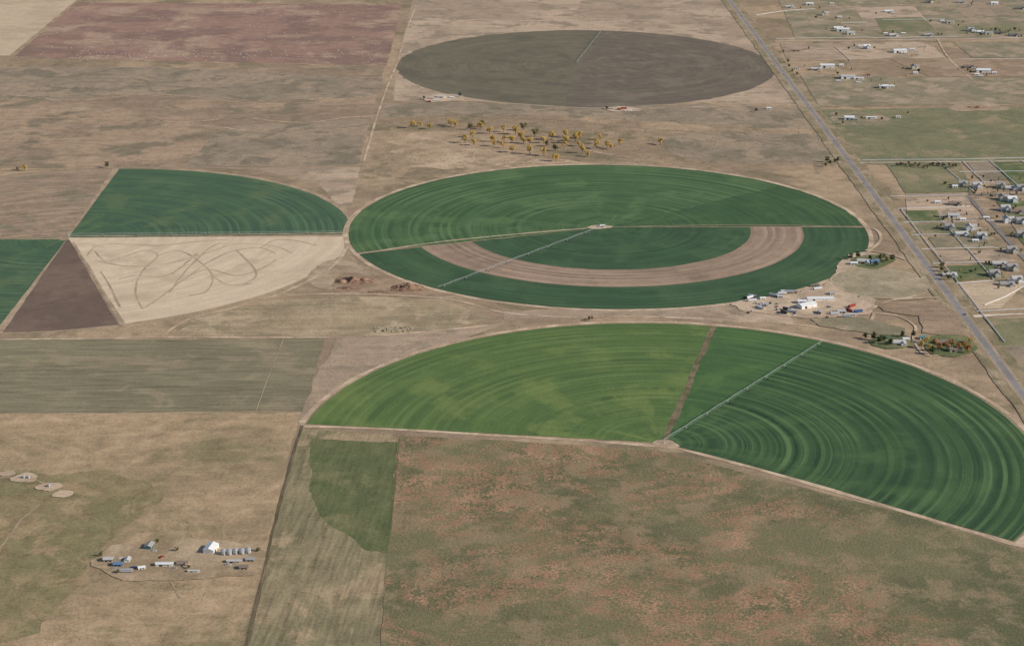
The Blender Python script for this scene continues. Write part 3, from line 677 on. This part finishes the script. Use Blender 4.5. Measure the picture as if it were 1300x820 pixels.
WF=[[(1095,204),(1216,203),(1300,201),(1420,200)],[(1140,266),(1232,263)],[(1147,283),(1240,281)],[(1157,299),(1228,298)],[(1170,317),(1262,315)],[(1184,335),(1276,333)],
[(1222,205),(1250,233)],[(1256,204),(1294,238)],[(1295,204),(1350,240)],[(1218,219),(1300,218)],[(1232,233),(1262,232)],[(1214,361),(1262,357)],[(1240,396),(1300,393),(1400,392)],[(1250,388),(1275,378),(1300,364)],
[(1130,250),(1228,248)],[(1198,283),(1226,316)],[(1228,316),(1262,356)],[(960,20),(1000,14),(1035,12)],[(985,50),(1040,49),(1110,48)],[(1110,49),(1215,47)],[(1290,3),(1400,40)],[(1068,30),(1100,29)],[(1120,26),(1200,25)],
[(1060,60),(1080,78)],[(1218,76),(1330,75)],[(1190,205),(1240,247)],[(1300,318),(1340,318)]]
for w in WF: fence('white_rail_fence',w,m_vinyl)
fence('white_rail_fence',[(626,2150),(626,2790)],m_vinyl,px=False)
for w in ([(384,542),(333,730),(310,820)],[(0,217),(150,214),(450,211)],[(0,525),(382,521)],[(1050,168),(820,166)],[(505,552),(498,650),(488,735),(480,820)]):
    fence('wire_fence',w,m_wood,h=1.1,rails=3,rh=0.03,rt=0.015,sp=6)
fence('wire_fence',[(580,1200),(580,2250)],m_wood,h=1.1,rails=3,rh=0.03,rt=0.015,sp=6,px=False)

# ---------------- trees
def leaf_mat(name, a, b_):
    n=NB(name,0.8,0.2); c=n.mix(n.rng(n.noise(0.9,2,0.6),0.38,0.62),a,b_)
    c=n.scale(c,n.math('MULTIPLY_ADD',n.math('SUBTRACT',n.noise(3.0,1),0.5),0.8,1.0))
    n.out(c)
    tr=n.N.new('ShaderNodeBsdfTranslucent'); n.lk(c,tr.inputs[0]); mx=n.N.new('ShaderNodeMixShader'); mx.inputs[0].default_value=0.3
    n.L.new(n.b.outputs[0],mx.inputs[1]); n.L.new(tr.outputs[0],mx.inputs[2]); n.L.new(mx.outputs[0],n.N['Material Output'].inputs[0])
    return n.m
m_bark=flat('bark',(0.16,0.13,0.1,1),0.9,0.1)
LM={'yellow':leaf_mat('yellow_leaves',(0.80,0.56,0.18,1),(0.54,0.42,0.15,1)),'orange':leaf_mat('orange_leaves',(0.6,0.32,0.11,1),(0.38,0.2,0.08,1)),
    'green':leaf_mat('green_leaves',(0.11,0.13,0.055,1),(0.07,0.09,0.04,1)),'olive':leaf_mat('olive_leaves',(0.32,0.27,0.11,1),(0.18,0.17,0.08,1)),
    'rust':leaf_mat('rust_leaves',(0.34,0.19,0.1,1),(0.22,0.13,0.08,1)),'pine':leaf_mat('pine_needles',(0.07,0.09,0.05,1),(0.04,0.06,0.035,1))}
def tree_mesh(col, seed, h=9.0, w=4.5):
    rs=random.Random(seed); b=MB(); th=h*0.32
    b.tube((0,0,-0.3),(0.15,0.1,th),0.45,0.32,8,0)
    cl=[]
    for i in range(13):
        a=rs.uniform(0,6.28); rr=w*0.72*math.sqrt(rs.random()); z=th+ (h-th)*rs.uniform(0.12,0.86)
        rr*= 1.0-0.45*abs((z-th)/(h-th)-0.4)
        c=(rr*math.cos(a),rr*math.sin(a),z); cl.append((c,rs.uniform(1.1,2.1)))
        b.tube((0.15,0.1,th*rs.uniform(0.75,1.0)),c,0.18,0.05,5,0,False)
    b.tube((0.15,0.1,th),(0,0,h*0.85),0.3,0.06,6,0,False)
    for (cx,cy,cz),cr in cl:
        for k in range(int(80*cr)):
            d=Vector((rs.gauss(0,1),rs.gauss(0,1),rs.gauss(0,0.8))).normalized()*cr*rs.uniform(0.55,1.08)
            p=Vector((cx,cy,cz))+d
            u=(d.normalized().orthogonal()+Vector((rs.gauss(0,.5),rs.gauss(0,.5),rs.gauss(0,.5)))).normalized(); v=d.normalized().cross(u).normalized(); s=rs.uniform(0.22,0.45)
            b.add([p-u*s,p+v*s*0.7,p+u*s,p-v*s*0.7],[(0,1,2,3)],1)
    return b.mesh('tree',[m_bark,LM[col]])
def pine_mesh(seed,h=8.0):
    rs=random.Random(seed); b=MB(); b.tube((0,0,-0.3),(0,0,h),0.25,0.04,7,0)
    for i in range(900):
        t=rs.random()**0.8; z=0.8+t*(h-0.8); rmax=(1-t)*2.1*(0.75+0.35*math.sin(z*5)); a=rs.uniform(0,6.28); rr=rmax*rs.uniform(0.4,1.0)
        p=Vector((rr*math.cos(a),rr*math.sin(a),z-rr*0.25)); u=Vector((math.cos(a),math.sin(a),-0.3))*0.5; v=Vector((-math.sin(a),math.cos(a),rs.uniform(-.4,.4)))*0.22
        b.add([p-u,p+v,p+u,p-v],[(0,1,2,3)],1)
    return b.mesh('pine',[m_bark,LM['pine']])
TM={}
for c in ('yellow','orange','green','olive','rust'): TM[c]=[tree_mesh(c, i*7+len(c), 8.5+i*0.8, 4.2+0.4*(i%3)) for i in range(4)]
TM['pine']=[pine_mesh(3),pine_mesh(8,9.5)]
TN={'yellow':'cottonwood_tree','orange':'orange_autumn_tree','green':'elm_tree','olive':'locust_tree','rust':'rust_autumn_tree','pine':'pine_tree'}
def tree(px,c,sc=1.0):
    x,y = G(*px)
    s=sc*random.uniform(0.82,1.18); place(TN[c],random.choice(TM[c]),x,y,random.uniform(0,6.28),(s*random.uniform(.9,1.2),s*random.uniform(.9,1.2),s),z=0.1)
Y=[(30,215),(524,161),(534,159),(546,162),(572,158),(578,160),(597,163),(600,173),(610,162),(613,160),(590,180),(602,183),(622,168),(626,178),(628,184),(638,186),(640,166),(655,169),(650,180),(660,174),(664,180),(672,181),(680,172),(690,180),(693,184),
(700,176),(706,190),(718,180),(716,186),(730,178),(735,184),(745,197),(740,193),(757,187),(756,181),(762,176),(770,186),(776,188),(788,183),(838,182),(690,196),(672,194),(650,192),(735,174),(718,173),(640,178),(706,203),(665,164)]
for p in Y: tree((p[0]+random.uniform(-1,1),p[1]+2),'yellow' if random.random()<0.82 else 'olive',1.4)
tree((136,213),'green',0.9); tree((22,216),'olive',0.8)
for p in ((1186,440),(1192,446),(1202,444),(1208,440),(1216,446),(1224,442),(1228,448)): tree(p,'orange',1.0)
for p in ((1176,436),(1180,446),(1232,436),(1170,442)): tree(p,'yellow',0.85)
for p in ((1110,432),(1116,436),(1122,434),(1130,438),(1146,428),(1160,428),(1184,450),(1098,430)): tree(p,'green',0.9)
for p in ((1080,330),(1088,328),(1104,330),(1118,331),(1122,328),(1126,333),(1112,338),(1132,332)): tree(p,'green' if random.random()<.7 else 'olive',0.95)
tree((748,407),'rust',0.75); tree((752,406),'rust',0.6)
for p in ((1050,206),(1054,209),(1060,207),(1064,206),(1048,212),(1002,86),(1006,92),(1000,80),(1012,96),(960,142),(1200,350),(1196,345),(1204,356),(1196,340)): tree(p,'olive' if random.random()<.5 else 'green',0.85)
for p in ((1232,94),(1228,91),(1222,88),(538,127),(584,123),(770,139),(1166,92)): tree(p,'green',0.8)
for (px,k,*_ ) in TR+ES:
    for i in range(random.choice((1,2,3)) if px[1]>200 else random.choice((1,1,2))):
        tree((px[0]+random.choice((-1,1))*random.uniform(9,17), px[1]+random.uniform(-5,6)), random.choice(('green','green','olive','pine','yellow','rust')), 0.5 if px[1]>200 else 0.65)
for i in range(26): tree((1138+i*3.0+random.uniform(-1,1), 211+i*0.1+random.uniform(-2.5,2.5)), random.choice(('green','olive','rust')),0.6)
for i in range(18): tree((1215+random.uniform(0,90), 225+random.uniform(0,28)), random.choice(('green','olive','pine')),0.6)
for i in range(12): tree((1228+i*6, 41+random.uniform(-3,2)), random.choice(('green','pine')),0.8)
for i in range(14): tree((1186+random.uniform(0,70), 296+random.uniform(-6,60)), random.choice(('green','olive','pine')),0.55)
for p in ((128,706),(200,690),(225,700),(240,722),(328,700),(150,728)): tree(p,'olive',0.5)

def scrub(name, region, count, mat, s0=0.5, s1=1.4, seed=1):
    rs=random.Random(seed); b=MB()
    for i in range(count):
        u,v=region(rs); x,y=G(u,v); s=rs.uniform(s0,s1)
        for k in range(7):
            p=Vector((x+rs.gauss(0,s*.5),y+rs.gauss(0,s*.5),0.2+rs.uniform(0,s*0.8))); a=Vector((rs.gauss(0,1),rs.gauss(0,1),rs.gauss(0,1))).normalized()*s*.6; c=a.orthogonal().normalized()*s*.5
            b.add([p-a,p+c,p+a,p-c],[(0,1,2,3)])
    return link(bpy.data.objects.new(name,b.mesh(name,[mat])))
scrub('sagebrush',lambda r:(r.uniform(490,1050),r.uniform(140,208)),900,LM['olive'],0.5,1.2,1)
scrub('sagebrush',lambda r:(r.uniform(0,480),r.uniform(90,212)),700,LM['olive'],0.5,1.1,2)
scrub('sagebrush',lambda r:(r.uniform(1060,1300),r.uniform(140,205)),500,LM['olive'],0.5,1.1,3)
scrub('sagebrush',lambda r:(r.uniform(0,375),r.uniform(530,820)),1500,LM['olive'],0.25,0.6,6)
m_weedleaf = flat('tumbleweed_stems',C(150,117,91),0.9,0.1,var=0.5,sc=0.2)
def wr(r):
    while True:
        u=r.uniform(505,1120); v=r.uniform(575,830)
        if v>575+max(0,(u-843))*0.27 and mnoise.noise((u*0.008,v*0.016,4))>-0.12: return (u,v)
scrub('tumbleweeds',wr,5000,m_weedleaf,0.25,0.7,4)

# ---------------- bales and heaps
rs=random.Random(5); b=MB(); m_bale=flat('bale_wrap',(0.66,0.64,0.56,1),0.7,0.2)
for i in range(230):
    v=rs.uniform(8,80); l=97-(v-4)*1.15; r=511-(v-4)*0.25; u=rs.uniform(l+6,r-6)
    if rs.random()<0.35: v=70+rs.uniform(-5,5)
    x,y=G(u,v); b.box(x-1.15,x+1.15,y-0.6,y+0.6,0.1,1.3)
link(bpy.data.objects.new('hay_bales',b.mesh('hay_bales',[m_bale])))
b=MB(); m_straw=flat('straw',(0.55,0.47,0.32,1),0.9,0.1)
for i in range(90):
    x,y=G(rs.uniform(474,524),rs.uniform(416,422)); a=rs.uniform(0.8,1.6); b.box(x-a,x+a,y-0.9,y+0.9,0.1,rs.choice((1.2,1.2,2.4)))
link(bpy.data.objects.new('straw_bales',b.mesh('straw_bales',[m_straw])))
m_comp=field('compost_heap', C(124,97,76), C(106,84,66), C(138,111,88), big=0.08, big3=0.1, mid=0.5, seed=50)
def mound(px,wpx,dy,h):
    x0,y0=G(*px); wx=wpx*0.5*H/(COS*(px[1]+370)); nx,ny=44,20; V=[];Fc=[]
    for j in range(ny+1):
        for i in range(nx+1):
            a=i/nx*2-1; c=j/ny*2-1; x=x0+a*wx; y=y0+c*dy
            e=max(0,1-abs(a)**2.4)*max(0,1-abs(c)**2)*max(0,1-(a*a+c*c)*0.45); nz=0.65+0.8*mnoise.noise((x*0.11,y*0.13,2))+0.3*mnoise.noise((x*0.4,y*0.4,5))
            V.append((x,y,h*e*max(0.1,nz)-0.05))
    for j in range(ny):
        for i in range(nx): k=j*(nx+1)+i; Fc.append((k,k+1,k+nx+2,k+nx+1))
    me=bpy.data.meshes.new('dirt_mound'); me.from_pydata(V,[],Fc); me.materials.append(m_comp)
    for p in me.polygons: p.use_smooth=True
    link(bpy.data.objects.new('dirt_mound',me))
mound((450,357),52,16,6.5); mound((517,366),44,17,7.0); mound((443,366),34,7,3); mound((480,371),36,5,2.4); mound((1240,137),30,12,3.5)

# ---------------- light & camera
w=bpy.data.worlds.new('World'); scene.world=w; w.use_nodes=True
nt=w.node_tree; bg=nt.nodes['Background']; sky=nt.nodes.new('ShaderNodeTexSky'); sky.sky_type='NISHITA'; sky.sun_disc=False
EL,AZ=R(27),R(104)
sky.sun_elevation=EL; sky.sun_rotation=AZ; sky.altitude=1500; sky.air_density=1.0; sky.dust_density=1.5
nt.links.new(sky.outputs[0],bg.inputs[0]); bg.inputs[1].default_value=0.10
sd=Vector((math.sin(AZ)*math.cos(EL),math.cos(AZ)*math.cos(EL),math.sin(EL)))
l=bpy.data.lights.new('sun','SUN'); l.energy=4.2; l.angle=R(0.5); l.color=(1.0,0.93,0.83)
o=bpy.data.objects.new('sun',l); link(o); o.rotation_euler=sd.to_track_quat('Z','Y').to_euler(); o.location=(0,0,500)
cam=bpy.data.cameras.new('camera'); co=bpy.data.objects.new('camera',cam); link(co)
co.location=(0,0,H); co.rotation_euler=(math.pi/2-math.atan(T),0,0)
cam.sensor_width=36; cam.lens=36*F/1300; cam.shift_y=-45/1300; cam.clip_start=1; cam.clip_end=200000
scene.camera=co
scene.view_settings.view_transform='Standard'; scene.view_settings.look='None'; scene.view_settings.exposure=0
print('sheets z', ZL[0], 'objs', len(bpy.data.objects))
